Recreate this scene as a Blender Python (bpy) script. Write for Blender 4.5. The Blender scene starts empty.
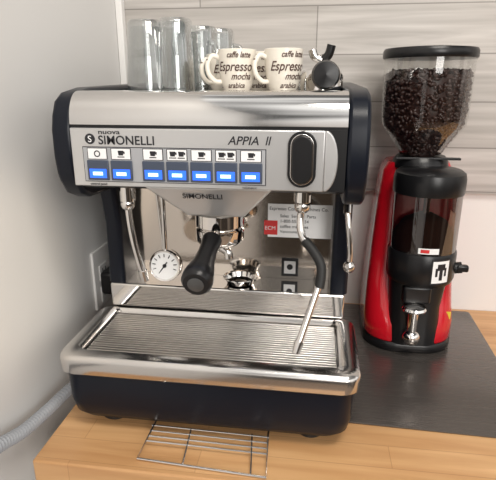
import bpy, bmesh, math, random
from mathutils import Vector, Matrix
random.seed(4)
S=bpy.context.scene
S.view_settings.view_transform='Standard'
S.view_settings.look='None'

# ---------------------------------------------------------------- materials
def new_mat(n):
    m=bpy.data.materials.new(n); m.use_nodes=True
    return m,m.node_tree,m.node_tree.nodes['Principled BSDF']
def mat(n,c,rough=.5,metal=0,emit=None,es=0,coat=0,bump=0,bscale=200,spec=.5):
    m,t,b=new_mat(n)
    b.inputs['Base Color'].default_value=(*c,1)
    b.inputs['Roughness'].default_value=rough
    b.inputs['Metallic'].default_value=metal
    b.inputs['Coat Weight'].default_value=coat
    b.inputs['Specular IOR Level'].default_value=spec
    if emit:
        b.inputs['Emission Color'].default_value=(*emit,1); b.inputs['Emission Strength'].default_value=es
    nz=t.nodes.new('ShaderNodeTexNoise'); nz.inputs['Scale'].default_value=bscale
    if bump:
        bp=t.nodes.new('ShaderNodeBump'); bp.inputs['Strength'].default_value=bump; bp.inputs['Distance'].default_value=.001
        t.links.new(nz.outputs['Fac'],bp.inputs['Height']); t.links.new(bp.outputs['Normal'],b.inputs['Normal'])
    return m
def clear(n,tint=(.95,.96,.96),base=.12,edge=.75,rough=.03,gl=(1,1,1)):
    m=bpy.data.materials.new(n); m.use_nodes=True; t=m.node_tree; t.nodes.clear()
    o=t.nodes.new('ShaderNodeOutputMaterial'); mx=t.nodes.new('ShaderNodeMixShader')
    tr=t.nodes.new('ShaderNodeBsdfTransparent'); tr.inputs[0].default_value=(*tint,1)
    g=t.nodes.new('ShaderNodeBsdfGlossy'); g.inputs[0].default_value=(*gl,1); g.inputs['Roughness'].default_value=rough
    lw=t.nodes.new('ShaderNodeLayerWeight'); lw.inputs[0].default_value=.35
    mr=t.nodes.new('ShaderNodeMapRange'); mr.inputs['To Min'].default_value=base; mr.inputs['To Max'].default_value=edge
    t.links.new(lw.outputs['Facing'],mr.inputs['Value']); t.links.new(mr.outputs[0],mx.inputs[0])
    t.links.new(tr.outputs[0],mx.inputs[1]); t.links.new(g.outputs[0],mx.inputs[2]); t.links.new(mx.outputs[0],o.inputs[0])
    return m
def wood_mat(n,c1,c2,scale=(1.2,22,22),rough=.4,plank=None,seamcol=(.2,.2,.2),c2b=(.84,.84,.86)):
    m,t,b=new_mat(n); L=t.links.new
    tc=t.nodes.new('ShaderNodeTexCoord'); mp=t.nodes.new('ShaderNodeMapping'); mp.inputs['Scale'].default_value=scale
    L(tc.outputs['Object'],mp.inputs[0])
    nz=t.nodes.new('ShaderNodeTexNoise'); nz.inputs['Scale'].default_value=2.5; nz.inputs['Detail'].default_value=8; nz.inputs['Distortion'].default_value=.6
    L(mp.outputs[0],nz.inputs[0])
    cr=t.nodes.new('ShaderNodeValToRGB'); cr.color_ramp.elements[0].position=.3; cr.color_ramp.elements[1].position=.7
    cr.color_ramp.elements[0].color=(*c1,1); cr.color_ramp.elements[1].color=(*c2,1)
    L(nz.outputs['Fac'],cr.inputs[0]); out=cr.outputs[0]
    if plank:
        br=t.nodes.new('ShaderNodeTexBrick')
        br.inputs['Color1'].default_value=(1,1,1,1); br.inputs['Color2'].default_value=(*c2b,1); br.inputs['Mortar'].default_value=(*seamcol,1)
        br.inputs['Scale'].default_value=1; br.inputs['Mortar Size'].default_value=plank[2]; br.inputs['Brick Width'].default_value=plank[0]; br.inputs['Row Height'].default_value=plank[1]
        br.offset=plank[3]; br.inputs['Mortar Smooth'].default_value=.3
        m2=t.nodes.new('ShaderNodeMapping'); m2.inputs['Location'].default_value=plank[4]; m2.inputs['Rotation'].default_value=plank[5]
        L(tc.outputs['Object'],m2.inputs[0]); L(m2.outputs[0],br.inputs[0])
        mu=t.nodes.new('ShaderNodeMixRGB'); mu.blend_type='MULTIPLY'; mu.inputs[0].default_value=1
        L(out,mu.inputs[1]); L(br.outputs[0],mu.inputs[2]); out=mu.outputs[0]
    L(out,b.inputs['Base Color']); b.inputs['Roughness'].default_value=rough
    return m
def brushed(n,c,rough,scale=(2,200,200),amt=.12):
    m,t,b=new_mat(n); L=t.links.new
    b.inputs['Metallic'].default_value=1; b.inputs['Base Color'].default_value=(*c,1)
    tc=t.nodes.new('ShaderNodeTexCoord'); mp=t.nodes.new('ShaderNodeMapping'); mp.inputs['Scale'].default_value=scale
    nz=t.nodes.new('ShaderNodeTexNoise'); nz.inputs['Scale'].default_value=4
    mr=t.nodes.new('ShaderNodeMapRange'); mr.inputs['To Min'].default_value=rough-amt/2; mr.inputs['To Max'].default_value=rough+amt/2
    L(tc.outputs['Object'],mp.inputs[0]); L(mp.outputs[0],nz.inputs[0]); L(nz.outputs['Fac'],mr.inputs[0]); L(mr.outputs[0],b.inputs['Roughness'])
    return m
CHROME=mat('chrome',(.80,.78,.76),.06,1)
HOODM=brushed('polished_hood',(.66,.65,.64),.09,scale=(60,2,2),amt=.05)
STEEL=brushed('brushed_steel',(.68,.66,.64),.20)
STEELD=brushed('tray_steel',(.62,.59,.56),.28)
MIRROR=mat('polished_splash',(.66,.60,.54),.10,1,bump=.05,bscale=15)
PANEL=mat('silver_panel',(.62,.62,.62),.30,.75)
BLACK=mat('black_plastic',(.008,.008,.009),.30,spec=.4)
NAVY=mat('dark_enamel',(.006,.008,.014),.30,spec=.25)
BTN=mat('button_slate',(.05,.065,.10),.4)
SOFTB=mat('black_rubber',(.010,.010,.010),.6)
GREY=mat('grey_plastic',(.42,.43,.45),.45,.4)
CAPM=mat('handle_cap_grey',(.07,.07,.07),.35)
WHITE=mat('white_print',(.85,.85,.85),.5)
INK=mat('dark_ink',(.010,.010,.014),.5)
RED=mat('red_enamel',(.55,.006,.016),.2,coat=.5)
REDP=mat('red_print',(.6,.03,.03),.5)
BLUE=mat('blue_led',(.02,.08,.5),.4,emit=(.02,.14,1.0),es=1.3)
LEDW=mat('white_led',(.5,.65,.95),.4,emit=(.40,.70,1),es=2.2)
YEL=mat('yellow_sticker',(.7,.55,.05),.5)
WALLW=mat('white_paint',(.70,.69,.675),.6,bump=.15,bscale=60)
TRIMW=mat('trim_paint',(.80,.785,.765),.45)
GLASS=clear('clear_glass',tint=(.84,.86,.86),base=.10,edge=.85)
HOP=clear('hopper_plastic',tint=(.92,.92,.91),base=.06,edge=.45)
SMOKE=clear('smoked_plastic',tint=(.35,.28,.26),base=.08,edge=.5)
BEAN=mat('coffee_bean',(.030,.010,.007),.38)
GROUND=mat('ground_coffee',(.06,.022,.012),.9,bump=.6,bscale=300)
MATM=brushed('dark_mat',(.13,.115,.105),.26)
MATM.node_tree.nodes['Principled BSDF'].inputs['Metallic'].default_value=.6
OUTB=mat('outlet_cavity',(.05,.05,.05),.5)
BROWN=mat('brown_print',(.07,.03,.02),.4)

# ---------------------------------------------------------------- geometry
def empty(n,loc=(0,0,0)):
    e=bpy.data.objects.new(n,None); e.location=loc; S.collection.objects.link(e); e.empty_display_size=.05
    return e
def add(ob,par,m=None):
    S.collection.objects.link(ob)
    if m is not None: ob.data.materials.append(m)
    if par is not None:
        ob.parent=par; ob.matrix_parent_inverse=Matrix.Translation(par.location).inverted()
    return ob
def meshob(n,V,F,par,m,smooth=False,bev=0,seg=3):
    me=bpy.data.meshes.new(n); me.from_pydata([tuple(v) for v in V],[],F); me.validate()
    bm=bmesh.new(); bm.from_mesh(me); bmesh.ops.recalc_face_normals(bm,faces=bm.faces); bm.to_mesh(me); bm.free()
    ob=bpy.data.objects.new(n,me); add(ob,par,m)
    if smooth:
        for p in me.polygons: p.use_smooth=True
        try: me.set_sharp_from_angle(angle=math.radians(40))
        except Exception: pass
    if bev:
        b=ob.modifiers.new('bevel','BEVEL'); b.width=bev; b.segments=seg; b.limit_method='ANGLE'; b.angle_limit=math.radians(35)
        for p in me.polygons: p.use_smooth=True
        try: me.set_sharp_from_angle(angle=math.radians(35))
        except Exception: pass
        b.harden_normals=False
    return ob
def box(n,x0,x1,y0,y1,z0,z1,par,m,bev=0,seg=3):
    V=[(x,y,z) for z in(z0,z1) for y in(y0,y1) for x in(x0,x1)]
    F=[(0,1,3,2),(4,6,7,5),(0,4,5,1),(2,3,7,6),(0,2,6,4),(1,5,7,3)]
    return meshob(n,V,F,par,m,bev=bev,seg=seg)
def prism(n,poly,x0,x1,par,m,bev=0,smooth=False):
    k=len(poly); V=[(x0,a,b) for a,b in poly]+[(x1,a,b) for a,b in poly]
    F=[tuple(range(k)),tuple(range(2*k-1,k-1,-1))]+[(i,(i+1)%k,k+(i+1)%k,k+i) for i in range(k)]
    return meshob(n,V,F,par,m,bev=bev,smooth=smooth)
def lathe(n,prof,c,par,m,seg=48,axis=None,smooth=True,caps=True):
    V=[];F=[]
    ax=Vector(axis if axis else (0,0,1)).normalized()
    q=Vector((0,0,1)).rotation_difference(ax)
    for r,h in prof:
        for i in range(seg):
            a=2*math.pi*i/seg
            V.append(Vector(c)+q@Vector((r*math.cos(a),r*math.sin(a),h)))
    for j in range(len(prof)-1):
        for i in range(seg):
            F.append((j*seg+i,j*seg+(i+1)%seg,(j+1)*seg+(i+1)%seg,(j+1)*seg+i))
    if caps and prof[0][0]>1e-5: F.append(tuple(range(seg)))
    if caps and prof[-1][0]>1e-5: F.append(tuple((len(prof)-1)*seg+i for i in range(seg)))
    return meshob(n,V,F,par,m,smooth=smooth)
def shell(n,prof,c,par,m,seg=48,axis=None):
    return lathe(n,prof,c,par,m,seg,axis,caps=False)
def rod(n,a,b,r,par,m,r2=None,seg=24):
    a=Vector(a);b=Vector(b);L=(b-a).length
    return lathe(n,[(r,0),(r2 if r2 is not None else r,L)],a,par,m,seg,axis=(b-a))
def ball(n,c,r,par,m,sc=(1,1,1)):
    prof=[(max(r*math.sin(math.pi*i/16),0),-r*math.cos(math.pi*i/16)) for i in range(17)]
    ob=lathe(n,prof,(0,0,0),par,m,32)
    for v in ob.data.vertices: v.co=Vector((v.co.x*sc[0]+c[0],v.co.y*sc[1]+c[1],v.co.z*sc[2]+c[2]))
    return ob
def catmull(P,k=10,closed=False):
    P=[Vector(p) for p in P]; out=[]; n=len(P)
    for i in range(n-1):
        p0=P[max(i-1,0)];p1=P[i];p2=P[i+1];p3=P[min(i+2,n-1)]
        for j in range(k):
            t=j/k
            out.append(.5*((2*p1)+(p2-p0)*t+(2*p0-5*p1+4*p2-p3)*t*t+(3*p1-p0-3*p2+p3)*t**3))
    out.append(P[-1])
    return out
def tube(n,P,r,par,m,seg=14,k=10,rf=None,smooth=True,raw=False):
    Q=[Vector(p) for p in P] if raw else catmull(P,k)
    V=[];F=[];N=len(Q); t0=(Q[1]-Q[0]).normalized()
    u=t0.orthogonal().normalized()
    for i,p in enumerate(Q):
        t=(Q[min(i+1,N-1)]-Q[max(i-1,0)]).normalized()
        u=(u-t*u.dot(t)).normalized(); w=t.cross(u)
        rr=rf(i/(N-1)) if rf else r
        for s in range(seg):
            a=2*math.pi*s/seg; V.append(p+u*rr*math.cos(a)+w*rr*math.sin(a))
    for i in range(N-1):
        j=i+1
        for s in range(seg): F.append((i*seg+s,i*seg+(s+1)%seg,j*seg+(s+1)%seg,j*seg+s))
    F.append(tuple(range(seg))); F.append(tuple((N-1)*seg+s for s in range(seg)))
    return meshob(n,V,F,par,m,smooth=smooth)
def rr(cx,cy,hx,hy,r,z,k=8):
    out=[]
    for sx,sy,a0 in((1,1,0),(-1,1,90),(-1,-1,180),(1,-1,270)):
        for i in range(k+1):
            a=math.radians(a0+90*i/k)
            out.append(Vector((cx+sx*(hx-r)+r*math.cos(a),cy+sy*(hy-r)+r*math.sin(a),z)))
    return out
def loft(n,secs,par,m,cap0=True,cap1=True,smooth=True):
    V=[];F=[];k=len(secs[0])
    for s in secs: V+=s
    for j in range(len(secs)-1):
        for i in range(k): F.append((j*k+i,j*k+(i+1)%k,(j+1)*k+(i+1)%k,(j+1)*k+i))
    if cap0: F.append(tuple(range(k)))
    if cap1: F.append(tuple((len(secs)-1)*k+i for i in range(k)))
    return meshob(n,V,F,par,m,smooth=smooth)
def text(n,body,x,y,z,size,par,m,sx=1,rot=(math.pi/2,0,0),shear=0,sp=1,al='LEFT',bold=0):
    c=bpy.data.curves.new(n,'FONT'); c.body=body; c.size=size; c.extrude=.0002; c.shear=shear; c.space_character=sp; c.align_x=al; c.offset=bold
    ob=bpy.data.objects.new(n,c); ob.location=(x,y,z); ob.rotation_euler=rot; ob.scale=(sx,1,1)
    return add(ob,par,m)
def wrap_text(n,body,c,rfun,a_center,z,size,par,m,sx=1,shear=.3,bold=0):
    cu=bpy.data.curves.new('tmp','FONT'); cu.body=body; cu.size=size; cu.shear=shear; cu.align_x='CENTER'; cu.offset=bold
    ob=bpy.data.objects.new('tmp',cu); S.collection.objects.link(ob)
    dg=bpy.context.evaluated_depsgraph_get(); me=bpy.data.meshes.new_from_object(ob.evaluated_get(dg))
    bpy.data.objects.remove(ob)
    bm=bmesh.new(); bm.from_mesh(me); bmesh.ops.triangulate(bm,faces=bm.faces)
    for _ in range(2):
        es=[e for e in bm.edges if e.calc_length()>.0025]
        if es: bmesh.ops.subdivide_edges(bm,edges=es,cuts=1)
    bmesh.ops.triangulate(bm,faces=bm.faces)
    for v in bm.verts:
        zz=z+v.co.y; r=rfun(zz)+.0006; a=a_center+v.co.x*sx/r
        v.co=Vector((c[0]+r*math.cos(a),c[1]+r*math.sin(a),c[2]+zz))
    bm.to_mesh(me); bm.free(); me.materials.clear()
    return add(bpy.data.objects.new(n,me),par,m)

# ---------------------------------------------------------------- room
YB=.49; XL=-.268
PL=wood_mat('grey_planks',(.40,.375,.35),(.63,.60,.57),scale=(1.3,10,22),rough=.6,
            plank=(.62,.088,.0014,.37,(.49,.614,0),(math.radians(-90),0,0)),seamcol=(.50,.49,.48),c2b=(.86,.85,.84))
box('wall_back',XL-.1,2.2,YB,YB+.1,-.9,1.6,None,TRIMW)
box('wall_cladding',XL+.001,2.2,YB-.012,YB-.0005,.262,1.6,None,PL)
box('wall_left',XL-.1,XL,-2.6,YB,-.9,1.6,None,WALLW)
box('trim_1',XL+.0005,XL+.014,YB-.03,YB-.0125,.0,1.6,None,TRIMW,bev=.002)
FL=wood_mat('floor_boards',(.16,.10,.06),(.30,.20,.13),scale=(8,1,8),rough=.5)
box('floor',XL-.1,2.2,-2.6,YB+.1,-1.0,-.9,None,FL)
CW=wood_mat('counter_wood',(.52,.275,.115),(.72,.44,.215),scale=(1.4,16,16),rough=.36,
            plank=(.42,.042,.0006,.4,(0,.02,0),(0,0,0)),seamcol=(.75,.7,.65),c2b=(.90,.87,.84))
ct=empty('countertop',(.5,.2,-.02))
box('counter_slab',-.218,1.5,-.070,YB-.001,-.04,0,ct,CW,bev=.003)
cab=empty('base_cabinet',(.5,.2,-.47))
box('cabinet_body',-.2,1.48,-.04,YB-.01,-.9,-.041,cab,TRIMW,bev=.002)
for i in range(3):
    box('cabinet_door_%d'%i,-.19+i*.56,.36+i*.56,-.056,-.0405,-.86,-.06,cab,TRIMW,bev=.003)

o=empty('wall_outlet',(XL,.285,.12))
box('cover_plate',XL+.0005,XL+.006,.248,.322,.062,.178,o,TRIMW,bev=.002)
for z0 in(.128,.085):
    box('socket_%d'%int(z0*1000),XL+.006,XL+.0085,.268,.302,z0-.014,z0+.018,o,WALLW,bev=.003)
    for yy in(.278,.290): box('slot',XL+.0085,XL+.009,yy,yy+.003,z0-.002,z0+.010,o,OUTB)
box('plug',XL+.0091,XL+.034,.262,.306,.090,.135,o,BLACK,bev=.006)

# ---------------------------------------------------------------- espresso machine
E=empty('espresso_machine',(0,.2,.03))
for i,(x,y) in enumerate([(-.145,.042),(.145,.042),(-.15,.38),(.15,.38)]):
    lathe('foot_%d'%i,[(.018,0),(.021,.003),(.021,.012),(.016,.024)],(x,y,0.0),E,SOFTB,24)
cy=.082
loft('tray_front_housing',[rr(0,cy,.178,.066,.03,.0155),rr(0,cy,.189,.075,.028,.0185),rr(0,cy,.196,.081,.026,.027),rr(0,cy,.1995,.0830,.024,.045),rr(0,cy,.2005,.0835,.022,.091)],E,NAVY)
loft('tray_frame',[rr(0,cy,.2015,.0845,.02,.0905),rr(0,cy,.2065,.0870,.022,.0935),rr(0,cy,.208,.0875,.022,.112),rr(0,cy,.206,.0855,.022,.117),rr(0,cy,.201,.081,.020,.1195),
     rr(0,cy+.003,.184,.068,.010,.1195),rr(0,cy+.003,.1800,.065,.009,.116),rr(0,cy+.003,.179,.0645,.008,.1065)],E,STEEL)
box('tray_well',-.178,.178,.0215,.1485,.1066,.1072,E,BLACK)
for i in range(20):
    y=.0235+i*.0062
    box('grill_slat_%d'%i,-.1770,.1770,y,y+.0038,.1085,.1125,E,STEELD,bev=.0008,seg=2)
for i,x in enumerate((-.174,-.09,0,.09,.1725)):
    box('grill_rib_%d'%i,x,x+.0025,.022,.1485,.1072,.1085,E,STEELD)
box('base_body',-.19,.19,.170,.42,.03,.12,E,NAVY,bev=.004)
box('ledge',-.191,.191,.158,.222,.1205,.161,E,CHROME,bev=.003)
box('rear_body',-.168,.168,.2205,.42,.121,.345,E,STEEL)
box('splash_panel',-.168,.168,.217,.2204,.1612,.335,E,MIRROR)
for s,nm in((-1,'l'),(1,'r')):
    a,b=sorted((s*.168,s*.195))
    loft('column_'+nm,[rr((a+b)/2,.30,(b-a)/2,.138,.008,.161),rr((a+b)/2,.29,(b-a)/2,.125,.008,.26),rr((a+b)/2,.28,(b-a)/2,.13,.008,.335)],E,NAVY)
    cap=[(.052,.350),(.047,.362),(.044,.385),(.045,.418),(.050,.436),(.060,.454),(.078,.464),(.12,.470),(.42,.478),(.425,.33),(.17,.318),(.09,.322),(.066,.332)]
    prism('side_cap_'+nm,cap,*sorted((s*.174,s*.201)),E,NAVY,bev=.005)
core=[(.050,.350),(.050,.424),(.062,.450),(.080,.460),(.42,.460),(.42,.335),(.10,.335),(.07,.340)]
prism('head_core',core,-.174,.174,E,BLACK)
hood=[(.0445,.4255)]
for i in range(1,12):
    a=math.pi/2*i/11
    hood.append((.0445+.030*(1-math.cos(a)),.4255+.0405*math.sin(a)))
hood+=[(.105,.4665),(.105,.4605),(.08,.4605),(.052,.43)]
prism('chrome_hood',hood,-.1738,.1738,E,HOODM,smooth=True)
box('hood_gap',-.1738,.1738,.0465,.052,.4215,.4255,E,BLACK)
box('cup_rack',-.1735,.1735,.105,.41,.4602,.462,E,STEELD)
for i in range(12):
    box('cup_rack_rib_%d'%i,-.173,.173,.115+i*.024,.121+i*.024,.462,.4635,E,STEEL)
box('rack_rear_rail',-.174,.174,.412,.418,.4602,.478,E,STEEL)
box('button_panel',-.174,.148,.0425,.0505,.3475,.4215,E,PANEL,bev=.0015)
pts=[]
for i in range(17):
    a=-math.pi/2+math.pi*i/16
    pts.append((.1481+.016*math.cos(a)*1.0,.3845+.037*math.sin(a)))
V=[(x,.0425,z) for x,z in pts]+[(x,.0505,z) for x,z in pts]; k=len(pts)
meshob('panel_end',V,[tuple(range(k)),tuple(range(2*k-1,k-1,-1))]+[(i,(i+1)%k,k+(i+1)%k,k+i) for i in range(k)],E,PANEL,bev=.0015)
box('panel_backing',.12,.1738,.046,.0505,.3475,.4215,E,BLACK)
YF=.0424
box('button_strip_outline',-.1585,.0775,YF-.0008,YF,.3535,.3985,E,INK,bev=.001)
box('button_strip',-.1575,.0765,YF-.0012,YF-.0007,.3545,.3975,E,GREY)
bx=[-.153,-.1215,-.0796,-.0485,-.0175,.0135,.0446]
for i,x in enumerate(bx):
    box('button_%d'%i,x,x+.0285,YF-.0035,YF-.0012,.356,.3815,E,BTN,bev=.001)
    box('button_glow_%d'%i,x+.003,x+.0255,YF-.0039,YF-.0035,.3590,.3705,E,BLUE)
    box('button_led_%d'%i,x+.0075,x+.0205,YF-.0043,YF-.0039,.3625,.3668,E,LEDW)
    box('icon_border_%d'%i,x+.001,x+.0275,YF-.0016,YF-.0012,.3825,.3970,E,INK)
    box('icon_plate_%d'%i,x+.002,x+.0265,YF-.002,YF-.0016,.3833,.3962,E,WHITE)
    if i==0:
        shell('icon_ring',[(.0028,.0003),(.0042,.0003)],(x+.0143,YF-.0020,.3897),E,INK,20,axis=(0,-1,0))
    else:
        nc=[0,1,1,2,1,2,1][i]
        for j in range(nc):
            xx=x+.0143+(j-(nc-1)/2)*.011
            meshob('icon_cup_%d_%d'%(i,j),[(xx-.0038,YF-.0022,.3940),(xx+.0038,YF-.0022,.3940),(xx+.0030,YF-.0022,.388),(xx-.0030,YF-.0022,.388)],[(0,1,2,3)],E,INK)
            box('icon_saucer_%d_%d'%(i,j),xx-.0045,xx+.0045,YF-.0023,YF-.0020,.3855,.3867,E,INK)
            box('icon_ear_%d_%d'%(i,j),xx+.0036,xx+.0052,YF-.0023,YF-.0020,.3900,.3930,E,INK)
text('lettering_1','SIMONELLI',-.1365,YF-.0004,.4015,.0156,E,INK,sx=.97,bold=.00018,sp=1.02)
text('lettering_2','nuova',-.136,YF-.0004,.4143,.0080,E,INK,sx=1.5,bold=.00008)
text('lettering_3','APPIA',.030,YF-.0004,.4035,.0146,E,INK,sx=1.0,shear=.25,bold=.00015)
text('lettering_4','II',.0755,YF-.0004,.4035,.0150,E,INK,sx=.9,shear=.25,bold=.00015)
lathe('emblem',[(.0066,0),(.0066,.0006)],(-.1475,YF,.4080),E,INK,28,axis=(0,-1,0))
text('emblem_s','S',-.1475,YF-.0008,.4040,.0115,E,WHITE,al='CENTER')
text('caption_1','control panel',-.152,YF-.0004,.3492,.0042,E,INK)
text('caption_2','volumetric',.048,YF-.0004,.3492,.0042,E,INK)
def oval(n,cx,cz,hx,hz,y0,y1,m):
    pts=[]
    for i in range(33):
        a=math.pi*i/32; pts.append((cx+hx*math.cos(a),cz+(hz-hx)+hx*math.sin(a)))
    for i in range(33):
        a=math.pi+math.pi*i/32; pts.append((cx+hx*math.cos(a),cz-(hz-hx)+hx*math.sin(a)))
    k=len(pts); V=[(x,y0,z) for x,z in pts]+[(x,y1,z) for x,z in pts]
    return meshob(n,V,[tuple(range(k)),tuple(range(2*k-1,k-1,-1))]+[(i,(i+1)%k,k+(i+1)%k,k+i) for i in range(k)],E,m,bev=.001)
oval('switch_ring',.121,.387,.0172,.034,YF-.004,YF,BLACK)
oval('switch_chrome',.121,.387,.0140,.0308,YF-.0055,YF-.004,CHROME)
oval('switch_face',.121,.387,.0118,.0285,YF-.0075,YF-.0055,BLACK)
# group cover
V=[(-.085,.052,.3465),(.085,.052,.3465),(.045,.075,.303),(-.032,.075,.303),(-.085,.12,.3465),(.085,.12,.3465),(.045,.12,.303),(-.032,.12,.303)]
meshob('group_cover',V,[(0,1,2,3),(4,7,6,5),(0,4,5,1),(3,2,6,7),(0,3,7,4),(1,5,6,2)],E,PANEL,bev=.003)
text('lettering_5','SIMONELLI',-.034,.0586,.3310,.0112,E,INK,rot=(math.radians(90+27.9),0,0),bold=.00008)
lathe('group_head',[(.030,0),(.036,.004),(.036,.022),(.032,.026),(.030,.05)],(.0,.135,.272),E,CHROME)
lathe('portafilter_ring',[(.026,-.004),(.034,0),(.036,.004),(.036,.020),(.031,.024)],(.0,.135,.250),E,CHROME)
rod('portafilter_neck',(-.002,.105,.266),(-.002,.075,.264),.0085,E,CHROME)
ha=Vector((-.001,.085,.268)); hb=Vector((-.003,-.010,.238)); L=(hb-ha).length
lathe('portafilter_handle',[(.010,0),(.014,.003),(.0135,.012),(.0125,.03),(.0145,.055),(.0185,.075),(.0205,.086),(.0200,L-.005),(.0165,L)],ha,E,BLACK,40,axis=(hb-ha))
lathe('handle_cap',[(.0105,0),(.0105,.0012),(.008,.002),(0,.0022)],hb,E,CAPM,32,axis=(hb-ha))
tube('spout_left',[(0,.135,.250),(-.003,.133,.240),(-.012,.131,.234),(-.014,.130,.224)],.0065,E,CHROME)
tube('spout_right',[(0,.135,.250),(.003,.133,.240),(.012,.131,.234),(.014,.130,.224)],.0065,E,CHROME)
# wands
rod('wand_nut_left',(-.122,.09,.34),(-.122,.09,.318),.011,E,CHROME)
ball('wand_joint_left',(-.122,.088,.314),.010,E,CHROME)
tube('water_wand',[(-.122,.088,.312),(-.120,.087,.285),(-.116,.087,.255),(-.110,.088,.225),(-.106,.088,.21)],.0048,E,CHROME)
rod('water_wand_tip',(-.107,.088,.214),(-.1045,.089,.198),.0065,E,CHROME,.0055)
rod('wand_nut_right',(.122,.10,.34),(.122,.10,.322),.012,E,CHROME)
ball('wand_joint_right',(.122,.098,.316),.011,E,CHROME)
tube('steam_wand_upper',[(.122,.098,.318),(.120,.095,.295),(.124,.088,.275),(.140,.078,.258),(.150,.068,.243),(.150,.060,.222)],.0050,E,CHROME)
tube('steam_wand_grip',[(.127,.086,.271),(.140,.078,.258),(.150,.068,.243),(.151,.062,.228),(.149,.057,.214)],.0066,E,SOFTB)
rod('steam_wand_lower',(.150,.060,.223),(.125,.026,.146),.0048,E,CHROME)
rod('steam_wand_tip',(.126,.0275,.149),(.1215,.021,.134),.0065,E,CHROME,.0050)
# gauge
gx,gy,gz=-.081,.115,.212
rod('gauge_stem',(gx,gy+.004,.34),(gx,gy+.004,.235),.0035,E,CHROME)
rod('gauge_stem_loop',(gx-.012,gy+.012,.34),(gx-.004,gy+.010,.232),.0025,E,CHROME)
lathe('gauge_case',[(.022,0),(.0245,.003),(.0245,.014),(.0235,.017),(.0212,.0165),(.0212,.0145)],(gx,gy+.012,gz),E,CHROME,48,axis=(0,-1,.12))
fc=Vector((gx,gy+.012,gz))+Vector((0,-1,.12)).normalized()*.0150
lathe('gauge_face',[(.0211,0),(.0211,.0004)],fc,E,WHITE,48,axis=(0,-1,.12))
for i in range(11):
    a=math.radians(225-27*i)
    p=fc+Vector((0,-.0008,0))
    rod('gauge_tick_%d'%i,p+Vector((math.cos(a)*.014,0,math.sin(a)*.014)),p+Vector((math.cos(a)*.019,0,math.sin(a)*.019)),.0007,E,INK,seg=6)
p=fc+Vector((0,-.0012,0)); rod('gauge_needle',p+Vector((.004,0,.006)),p+Vector((-.009,0,-.012)),.0009,E,INK,seg=6)
lathe('gauge_hub',[(.003,0),(.003,.0015)],fc,E,INK,16,axis=(0,-1,.12))
rod('tap_stem',(.186,.158,.318),(.186,.142,.296),.006,E,CHROME)
tube('tap_lever',[(.186,.145,.30),(.190,.140,.27),(.193,.139,.24),(.193,.140,.222)],.0042,E,CHROME)
ball('tap_knob',(.193,.140,.216),.009,E,STEEL,(1,1,1.1))
# label and switch reflection on splash
YS=.2168
box('service_label',.064,.168,YS-.0006,YS,.234,.290,E,WHITE)
box('label_logo',.058,.080,YS-.0012,YS-.0006,.238,.262,E,REDP)
text('label_logo_text','ECM',.0592,YS-.0016,.2465,.0090,E,WHITE)
text('label_line_1','Espresso Coffee Machines Co.',.0665,YS-.001,.280,.0077,E,INK)
for i in range(4):
    text('label_line_%d'%(i+2),['Sales  Service  Parts','1-800-555-0134','coffee machines','Vancouver BC'][i],.084,YS-.001,.268-.0088*i,.0072,E,INK)
box('reflected_switch_frame',.088,.116,YS-.0015,YS,.166,.198,E,BLACK,bev=.0006)  # framed plate and knob model a switch reflected in the splash
box('reflected_switch_plate',.0925,.1115,YS-.0022,YS-.0015,.171,.193,E,PANEL)
rod('reflected_switch_knob',(.102,YS-.003,.183),(.102,YS-.001,.183),.005,E,BLACK)
# small dish added on ledge, modelling a bowl-shaped highlight
B=empty('highlight_dish',(.03,.19,.1613))
shell('highlight_dish_shell',[(.0,.0),(.019,.0004),(.022,.002),(.0245,.010),(.028,.0112),(.0275,.012),(.0238,.0108),(.021,.003),(.017,.0014),(0,.001)],(.022,.1875,.1614),B,CHROME)

# wire rack under the machine
R=empty('wire_rack',(.01,-.02,.004))
def wire(n,P,r=.0012): tube(n,P,r,R,STEEL,seg=8,raw=True)
x0,x1=-.080,.092
wire('frame',[(x0+.006,.06,.0138),(x0+.006,.004,.0132),(x0,-.050,.0025),(x1,-.060,.0025),(x1-.004,.004,.0132),(x1-.004,.06,.0138)],.0017)
for i,(y,z) in enumerate([(-.022,.0080),(-.014,.0096),(-.005,.0113),(.004,.0132),(.03,.0135),(.055,.0138)]):
    wire('cross_%d'%i,[(x0+.003,y,z),(x1-.002,y-.003,z)])
wire('mid_a',[(-.02,.004,.0132),(-.018,-.052,.0025)]); wire('mid_b',[(.066,.004,.0132),(.072,-.057,.0025)])
for i,x in enumerate((x0+.012,x1-.012)):
    wire('leg_%d'%i,[(x,.056,.0135),(x,.058,.0015),(x+.008,.058,.0015)],.0015)

# ---------------------------------------------------------------- drinkware
ZT=.4637
def tumbler(n,x,y,h=.10,r0=.026,r1=.033):
    e=empty(n,(x,y,ZT))
    shell('glass_wall',[(0,h-.009),(r0-.003,h-.009),(r1-.0018,0.001),(r1,0.0),(r1+.0002,.002),(r0+.001,h-.004),(r0-.002,h),(0,h)],(x,y,ZT),e,GLASS,40)
    return e
tumbler('drinking_glass',-.120,.205,.100)
tumbler('drinking_glass',-.098,.285,.112)
tumbler('drinking_glass',-.075,.200,.097,.023,.028)
def gmug(n,x,y,h=.09,r=.030,ang=0):
    e=empty(n,(x,y,ZT))
    shell('mug_wall',[(0,h-.008),(r-.005,h-.008),(r-.002,.001),(r,.0),(r+.0003,.003),(r-.001,h-.006),(r-.004,h),(0,h)],(x,y,ZT),e,GLASS,40)
    c,s=math.cos(ang),math.sin(ang)
    P=[(r-.002,.012),(r+.012,.014),(r+.021,.030),(r+.021,.052),(r+.010,.070),(r-.003,.073)]
    tube('mug_handle',[(x+a*c,y+a*s,ZT+b) for a,b in P],.0048,e,GLASS)
gmug('glass_mug',-.050,.258,.096,.027,math.radians(-45))
gmug('glass_mug',-.038,.335,.100,.030,math.radians(-10))
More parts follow.
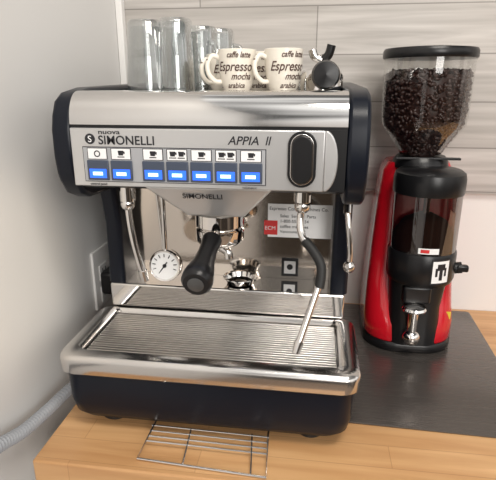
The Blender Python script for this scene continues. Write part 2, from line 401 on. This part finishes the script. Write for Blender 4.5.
CER=mat('porcelain',(.80,.75,.66),.2)
def cup(n,x,y,h=.056,r=.027,ang=math.pi,z=ZT,ph=0):
    e=empty(n,(x,y,z))
    prof=[(r*.62,0),(r*.66,.002),(r*.84,h*.2),(r*.96,h*.55),(r,h)]
    def rf(zz):
        for (ra,za),(rb,zb2) in zip(prof,prof[1:]):
            if za<=zz<=zb2: return ra+(rb-ra)*(zz-za)/(zb2-za)
        return r
    shell('cup_body',[(0,0)]+prof+[(r-.0015,h+.0008),(r-.003,h-.001),(r*.86,h*.5),(r*.6,.006),(0,.005)],(x,y,z),e,CER)
    c,s=math.cos(ang),math.sin(ang)
    P=[(r-.003,h*.80),(r+.008,h*.86),(r+.015,h*.66),(r+.013,h*.42),(r+.004,h*.26),(r*.82,h*.25)]
    tube('cup_handle',[(x+a*c,y+a*s,z+b) for a,b in P],.0034,e,CER)
    for j,(a,b) in enumerate(((r+.014,h*.76),(r+.0155,h*.58),(r+.012,h*.38))):
        ball('handle_spot_%d'%j,(x+a*c,y+a*s,z+b),.0030,e,BROWN,(1,1,.7))
    fa=math.radians(-85)+ph
    words=[('caffe latte',.81,.0105,.15),('Espresso',.50,.0175,-.1),('mocha',.30,.0125,.3),('arabica',.10,.010,0)]
    for j,(wd,f,sz,o2) in enumerate(words):
        for kk in (0,1):
            wrap_text('cup_print_%d_%d'%(j,kk),wd,(x,y,z),rf,fa+math.pi*kk+o2,h*f,sz,e,BROWN,bold=.0002,sx=.85)
    return e
cup('espresso_cup',.022,.170,ang=math.radians(200))
cup('espresso_cup',.088,.165,ang=math.radians(205),ph=.35)
cup('espresso_cup',.052,.232,ang=math.radians(190),ph=-.3)
cup('espresso_cup',-.012,.245,h=.054,ang=math.radians(230),ph=.6)
P=empty('portafilter',(.145,.2,ZT))
lathe('basket_holder',[(.030,0),(.034,.002),(.034,.022),(.029,.030),(.012,.034),(0,.035)],(.140,.235,ZT),P,CHROME)
lathe('handle',[(.007,0),(.009,.004),(.0105,.03),(.013,.06),(.0175,.078),(.0185,.086),(.016,.093),(0,.096)],(.142,.205,ZT+.016),P,BLACK,36,axis=(.004,-.09,.006))
rod('handle_ferrule',(.141,.212,ZT+.016),(.1425,.185,ZT+.0175),.0115,P,CHROME)
tube('spout_a',[(.140,.235,ZT+.033),(.141,.232,ZT+.044),(.130,.230,ZT+.050),(.126,.229,ZT+.060)],.0065,P,CHROME)
tube('spout_b',[(.140,.235,ZT+.033),(.141,.232,ZT+.044),(.150,.230,ZT+.052),(.154,.229,ZT+.066)],.0065,P,BLACK)

# ---------------------------------------------------------------- mat
M=empty('counter_mat',(.33,.28,0))
mt=loft('mat_sheet',[rr(.338,.272,.137,.207,.006,.0002),rr(.338,.272,.138,.208,.006,.0022),rr(.338,.272,.1365,.2065,.006,.0030)],M,MATM)
for v in mt.data.vertices:
    dx,dy=v.co.x-.338,v.co.y-.272; a=math.radians(-1.5)
    v.co.x=.338+dx*math.cos(a)-dy*math.sin(a); v.co.y=.267+dx*math.sin(a)+dy*math.cos(a)

# ---------------------------------------------------------------- grinder
G=empty('coffee_grinder',(.325,.36,.003)); zb=.003
gx=.323
loft('base',[rr(gx,.366,.078,.090,.055,zb),rr(gx,.366,.081,.093,.058,zb+.004),rr(gx,.366,.081,.093,.058,zb+.014),rr(gx,.366,.078,.090,.055,zb+.018)],G,BLACK)
loft('red_housing',[rr(gx,.368,.0785,.089,.052,.0215),rr(gx,.368,.0805,.090,.052,.026),rr(gx,.369,.0810,.088,.050,.055),rr(gx,.376,.0800,.080,.045,.080),rr(gx,.384,.0780,.070,.035,.12),rr(gx,.390,.073,.063,.035,.20),rr(gx,.395,.068,.057,.03,.27),rr(gx+.001,.398,.062,.052,.03,.325),rr(gx+.002,.398,.054,.046,.028,.340)],G,RED)
loft('front_housing',[rr(gx+.004,.318,.046,.048,.030,.021),rr(gx+.004,.318,.046,.048,.030,.060),rr(gx+.004,.322,.045,.046,.026,.09),rr(gx+.006,.322,.050,.046,.026,.142)],G,BLACK)
DX,DY=.331,.305
lathe('doser_bottom',[(.045,.138),(.055,.143),(.0585,.152),(.0585,.196),(.0565,.200)],(DX,DY,0),G,BLACK,56)
shell('doser_window',[(.0560,.199),(.0565,.303)],(DX,DY,0),G,SMOKE,56)
lathe('ground_coffee',[(.052,.2005),(.052,.225),(.036,.25),(.012,.262),(0,.263)],(DX,DY,0),G,GROUND,40)
rod('doser_shaft',(DX,DY,.2),(DX,DY,.30),.006,G,STEEL)
lathe('doser_lid',[(.0580,.299),(.0590,.302),(.0590,.324),(.057,.333),(.050,.338),(0,.340)],(DX,DY,0),G,BLACK,56)
lathe('collar',[(.050,.332),(.047,.345),(.042,.352)],(gx+.003,.372,0),G,BLACK,48)
rod('lever_hub',(DX+.050,DY-.01,.165),(DX+.068,DY-.012,.168),.010,G,BLACK)
box('lever_arm',DX+.058,DX+.078,DY-.022,DY-.010,.162,.174,G,BLACK,bev=.003)
def curved_label(n,a0,a1,r,z0,z1,m):
    V=[];k=10
    for z in(z0,z1):
        for i in range(k+1):
            a=math.radians(a0+(a1-a0)*i/k); V.append((DX+r*math.cos(a),DY+r*math.sin(a),z))
    meshob(n,V,[(i,i+1,k+2+i,k+1+i) for i in range(k)],G,m,smooth=True)
curved_label('doser_label_border',-84,-50,.0589,.150,.195,INK)
curved_label('doser_label',-82,-52,.0593,.153,.192,WHITE)
for j,(a0,a1,z0,z1) in enumerate([(-76,-58,.176,.180),(-74,-60,.180,.187),(-70,-64,.158,.176),(-77,-73,.165,.180),(-61,-57,.165,.180)]):
    curved_label('doser_label_art_%d'%j,a0,a1,.0597,z0,z1,INK)
curved_label('doser_strip',-108,-74,.0572,.204,.214,WHITE)
curved_label('doser_strip_red',-104,-90,.0576,.206,.212,REDP)
box('outlet_chute',gx-.024,gx+.024,.262,.300,.105,.140,G,BLACK,bev=.006)
lathe('tamper_top',[(.020,0),(.021,.003),(.019,.007),(.008,.010)],(gx-.004,.259,.097),G,CHROME,32)
rod('tamper_shaft',(gx-.004,.259,.100),(gx-.004,.259,.050),.0095,G,CHROME,.0080)
ball('tamper_knob',(gx-.004,.259,.044),.0155,G,CHROME)
box('tamper_bracket',gx-.010,gx+.002,.259,.300,.098,.104,G,CHROME,bev=.001)
box('yellow_sticker',gx+.058,gx+.072,.3045,.3055,.062,.076,G,YEL)
HX,HY=gx+.001,.372
shell('hopper_wall',[(.030,.346),(.034,.352),(.042,.364),(.060,.390),(.071,.405),(.0735,.42),(.0750,.516)],(HX,HY,0),G,HOP,72)
lathe('hopper_lid',[(.0765,.516),(.0780,.518),(.0780,.528),(.0755,.532),(.055,.534),(.035,.535),(0,.535)],(HX,HY,0),G,BLACK,64)
box('hopper_gate',HX-.048,HX+.062,HY-.040,HY-.030,.349,.353,G,BLACK,bev=.001)
prof=[(.030,.352),(.038,.366),(.056,.392),(.0665,.408),(.0690,.43),(.0695,.490)]
lathe('bean_core',[(max(r-.004,.02),z) for r,z in prof],(HX,HY,0),G,BEAN,40)
bm=bmesh.new(); bmesh.ops.create_icosphere(bm,subdivisions=2,radius=1); BV=[v.co.copy() for v in bm.verts]; BF=[tuple(v.index for v in f.verts) for f in bm.faces]; bm.free()
V=[];F=[]
def bean(c):
    q=Matrix.Rotation(random.uniform(0,6.28),3,'Z')@Matrix.Rotation(random.uniform(0,6.28),3,'X')@Matrix.Rotation(random.uniform(0,6.28),3,'Y')
    s=random.uniform(.85,1.1); o0=len(V)
    for v in BV: V.append(Vector(c)+q@Vector((v.x*.0056*s,v.y*.0038*s,v.z*.0027*s)))
    for f in BF: F.append(tuple(i+o0 for i in f))
for i in range(1500):
    z=random.uniform(.356,.492)
    r=prof[-1][0]
    for j in range(len(prof)-1):
        if prof[j][1]<=z<=prof[j+1][1]:
            f=(z-prof[j][1])/(prof[j+1][1]-prof[j][1]); r=prof[j][0]+f*(prof[j+1][0]-prof[j][0]); break
    a=random.uniform(0,2*math.pi); r-=random.uniform(.001,.004)
    bean((HX+r*math.cos(a),HY+r*math.sin(a),z))
for i in range(240):
    r=.066*math.sqrt(random.random()); a=random.uniform(0,6.283); bean((HX+r*math.cos(a),HY+r*math.sin(a),.492+random.uniform(0,.004)))
meshob('coffee_beans',V,F,G,BEAN,smooth=True)

# ---------------------------------------------------------------- hose
H=empty('corrugated_hose',(-.245,0,.02))
Q0=catmull([(-.25,-.20,.052),(-.248,-.14,.045),(-.247,-.09,.036),(-.245,-.04,.020),(-.242,.02,.012),(-.236,.065,.012),(-.226,.10,.013),(-.204,.115,.0125)],60)
# even arc-length resampling so the rings are equally spaced
acc=[0]
for a,b in zip(Q0,Q0[1:]): acc.append(acc[-1]+(b-a).length)
NR=600; Q=[]; j=0
for i in range(NR):
    s=acc[-1]*i/(NR-1)
    while j<len(acc)-2 and acc[j+1]<s: j+=1
    f=(s-acc[j])/max(acc[j+1]-acc[j],1e-9); Q.append(Q0[j].lerp(Q0[j+1],min(f,1)))
tube('hose',Q,0,H,mat('hose_grey',(.30,.31,.33),.5),seg=20,raw=True,rf=lambda t:.0078+.0016*math.sin(t*2*math.pi*60))

# ---------------------------------------------------------------- light
W=bpy.data.worlds.new('world'); S.world=W; W.use_nodes=True; t=W.node_tree; L=t.links.new
bg=t.nodes['Background']; tc=t.nodes.new('ShaderNodeTexCoord'); sx=t.nodes.new('ShaderNodeSeparateXYZ'); cr=t.nodes.new('ShaderNodeValToRGB')
L(tc.outputs['Generated'],sx.inputs[0]); mr=t.nodes.new('ShaderNodeMapRange'); mr.inputs['From Min'].default_value=-1
L(sx.outputs['Z'],mr.inputs[0]); L(mr.outputs[0],cr.inputs[0])
el=cr.color_ramp.elements; el[0].position=.40; el[0].color=(.22,.17,.13,1); el[1].position=.64; el[1].color=(.92,.90,.87,1)
e=el.new(.5); e.color=(.50,.45,.41,1)
nz=t.nodes.new('ShaderNodeTexNoise'); nz.inputs['Scale'].default_value=1.9; nz.inputs['Detail'].default_value=1  # noise patches added to the surroundings so the chrome reflects light and dark
L(tc.outputs['Generated'],nz.inputs[0])
m3=t.nodes.new('ShaderNodeMapRange'); m3.inputs['From Min'].default_value=.42; m3.inputs['From Max'].default_value=.58; m3.inputs['To Min'].default_value=.22; m3.inputs['To Max'].default_value=1.6
L(nz.outputs['Fac'],m3.inputs[0])
vm=t.nodes.new('ShaderNodeVectorMath'); vm.operation='SCALE'; L(cr.outputs[0],vm.inputs[0]); L(m3.outputs[0],vm.inputs['Scale']); L(vm.outputs[0],bg.inputs[0])
bg.inputs[1].default_value=.90
def area(n,loc,tgt,sx,sy,e,c=(1,1,1)):
    l=bpy.data.lights.new(n,'AREA'); l.shape='RECTANGLE'; l.size=sx; l.size_y=sy; l.energy=e; l.color=c
    o=bpy.data.objects.new(n,l); o.location=loc; o.rotation_euler=(Vector(tgt)-Vector(loc)).to_track_quat('-Z','Y').to_euler(); S.collection.objects.link(o)
area('overhead_fill_light',(.5,-.6,1.55),(.1,.3,0),.7,.35,13,(1,.94,.86))  # added area lamp overhead, no fixture modelled
area('front_fill_light',(.9,-2.0,.9),(0,.2,.2),.8,1.1,24,(1,.97,.93))  # added area lamp in front, standing in for an unseen window
l=bpy.data.lights.new('sun_patch_light','SPOT'); l.energy=45; l.color=(1,.84,.62); l.spot_size=math.radians(11); l.spot_blend=.8; l.shadow_soft_size=.03
so=bpy.data.objects.new('sun_patch_light',l); so.location=(.9,-1.3,.75); so.rotation_euler=(Vector((-.268,-.05,.25))-so.location).to_track_quat('-Z','Y').to_euler(); S.collection.objects.link(so)

# ---------------------------------------------------------------- camera
c=bpy.data.cameras.new('camera'); co=bpy.data.objects.new('camera',c); S.collection.objects.link(co)
c.sensor_width=36; c.lens=36*490/496; c.clip_start=.01
yaw=math.radians(7.8); pit=math.radians(17.5)
f=Vector((-math.sin(yaw)*math.cos(pit),math.cos(yaw)*math.cos(pit),-math.sin(pit)))
co.location=(.137,-.556,.4725); co.rotation_euler=f.to_track_quat('-Z','Y').to_euler()
S.camera=co
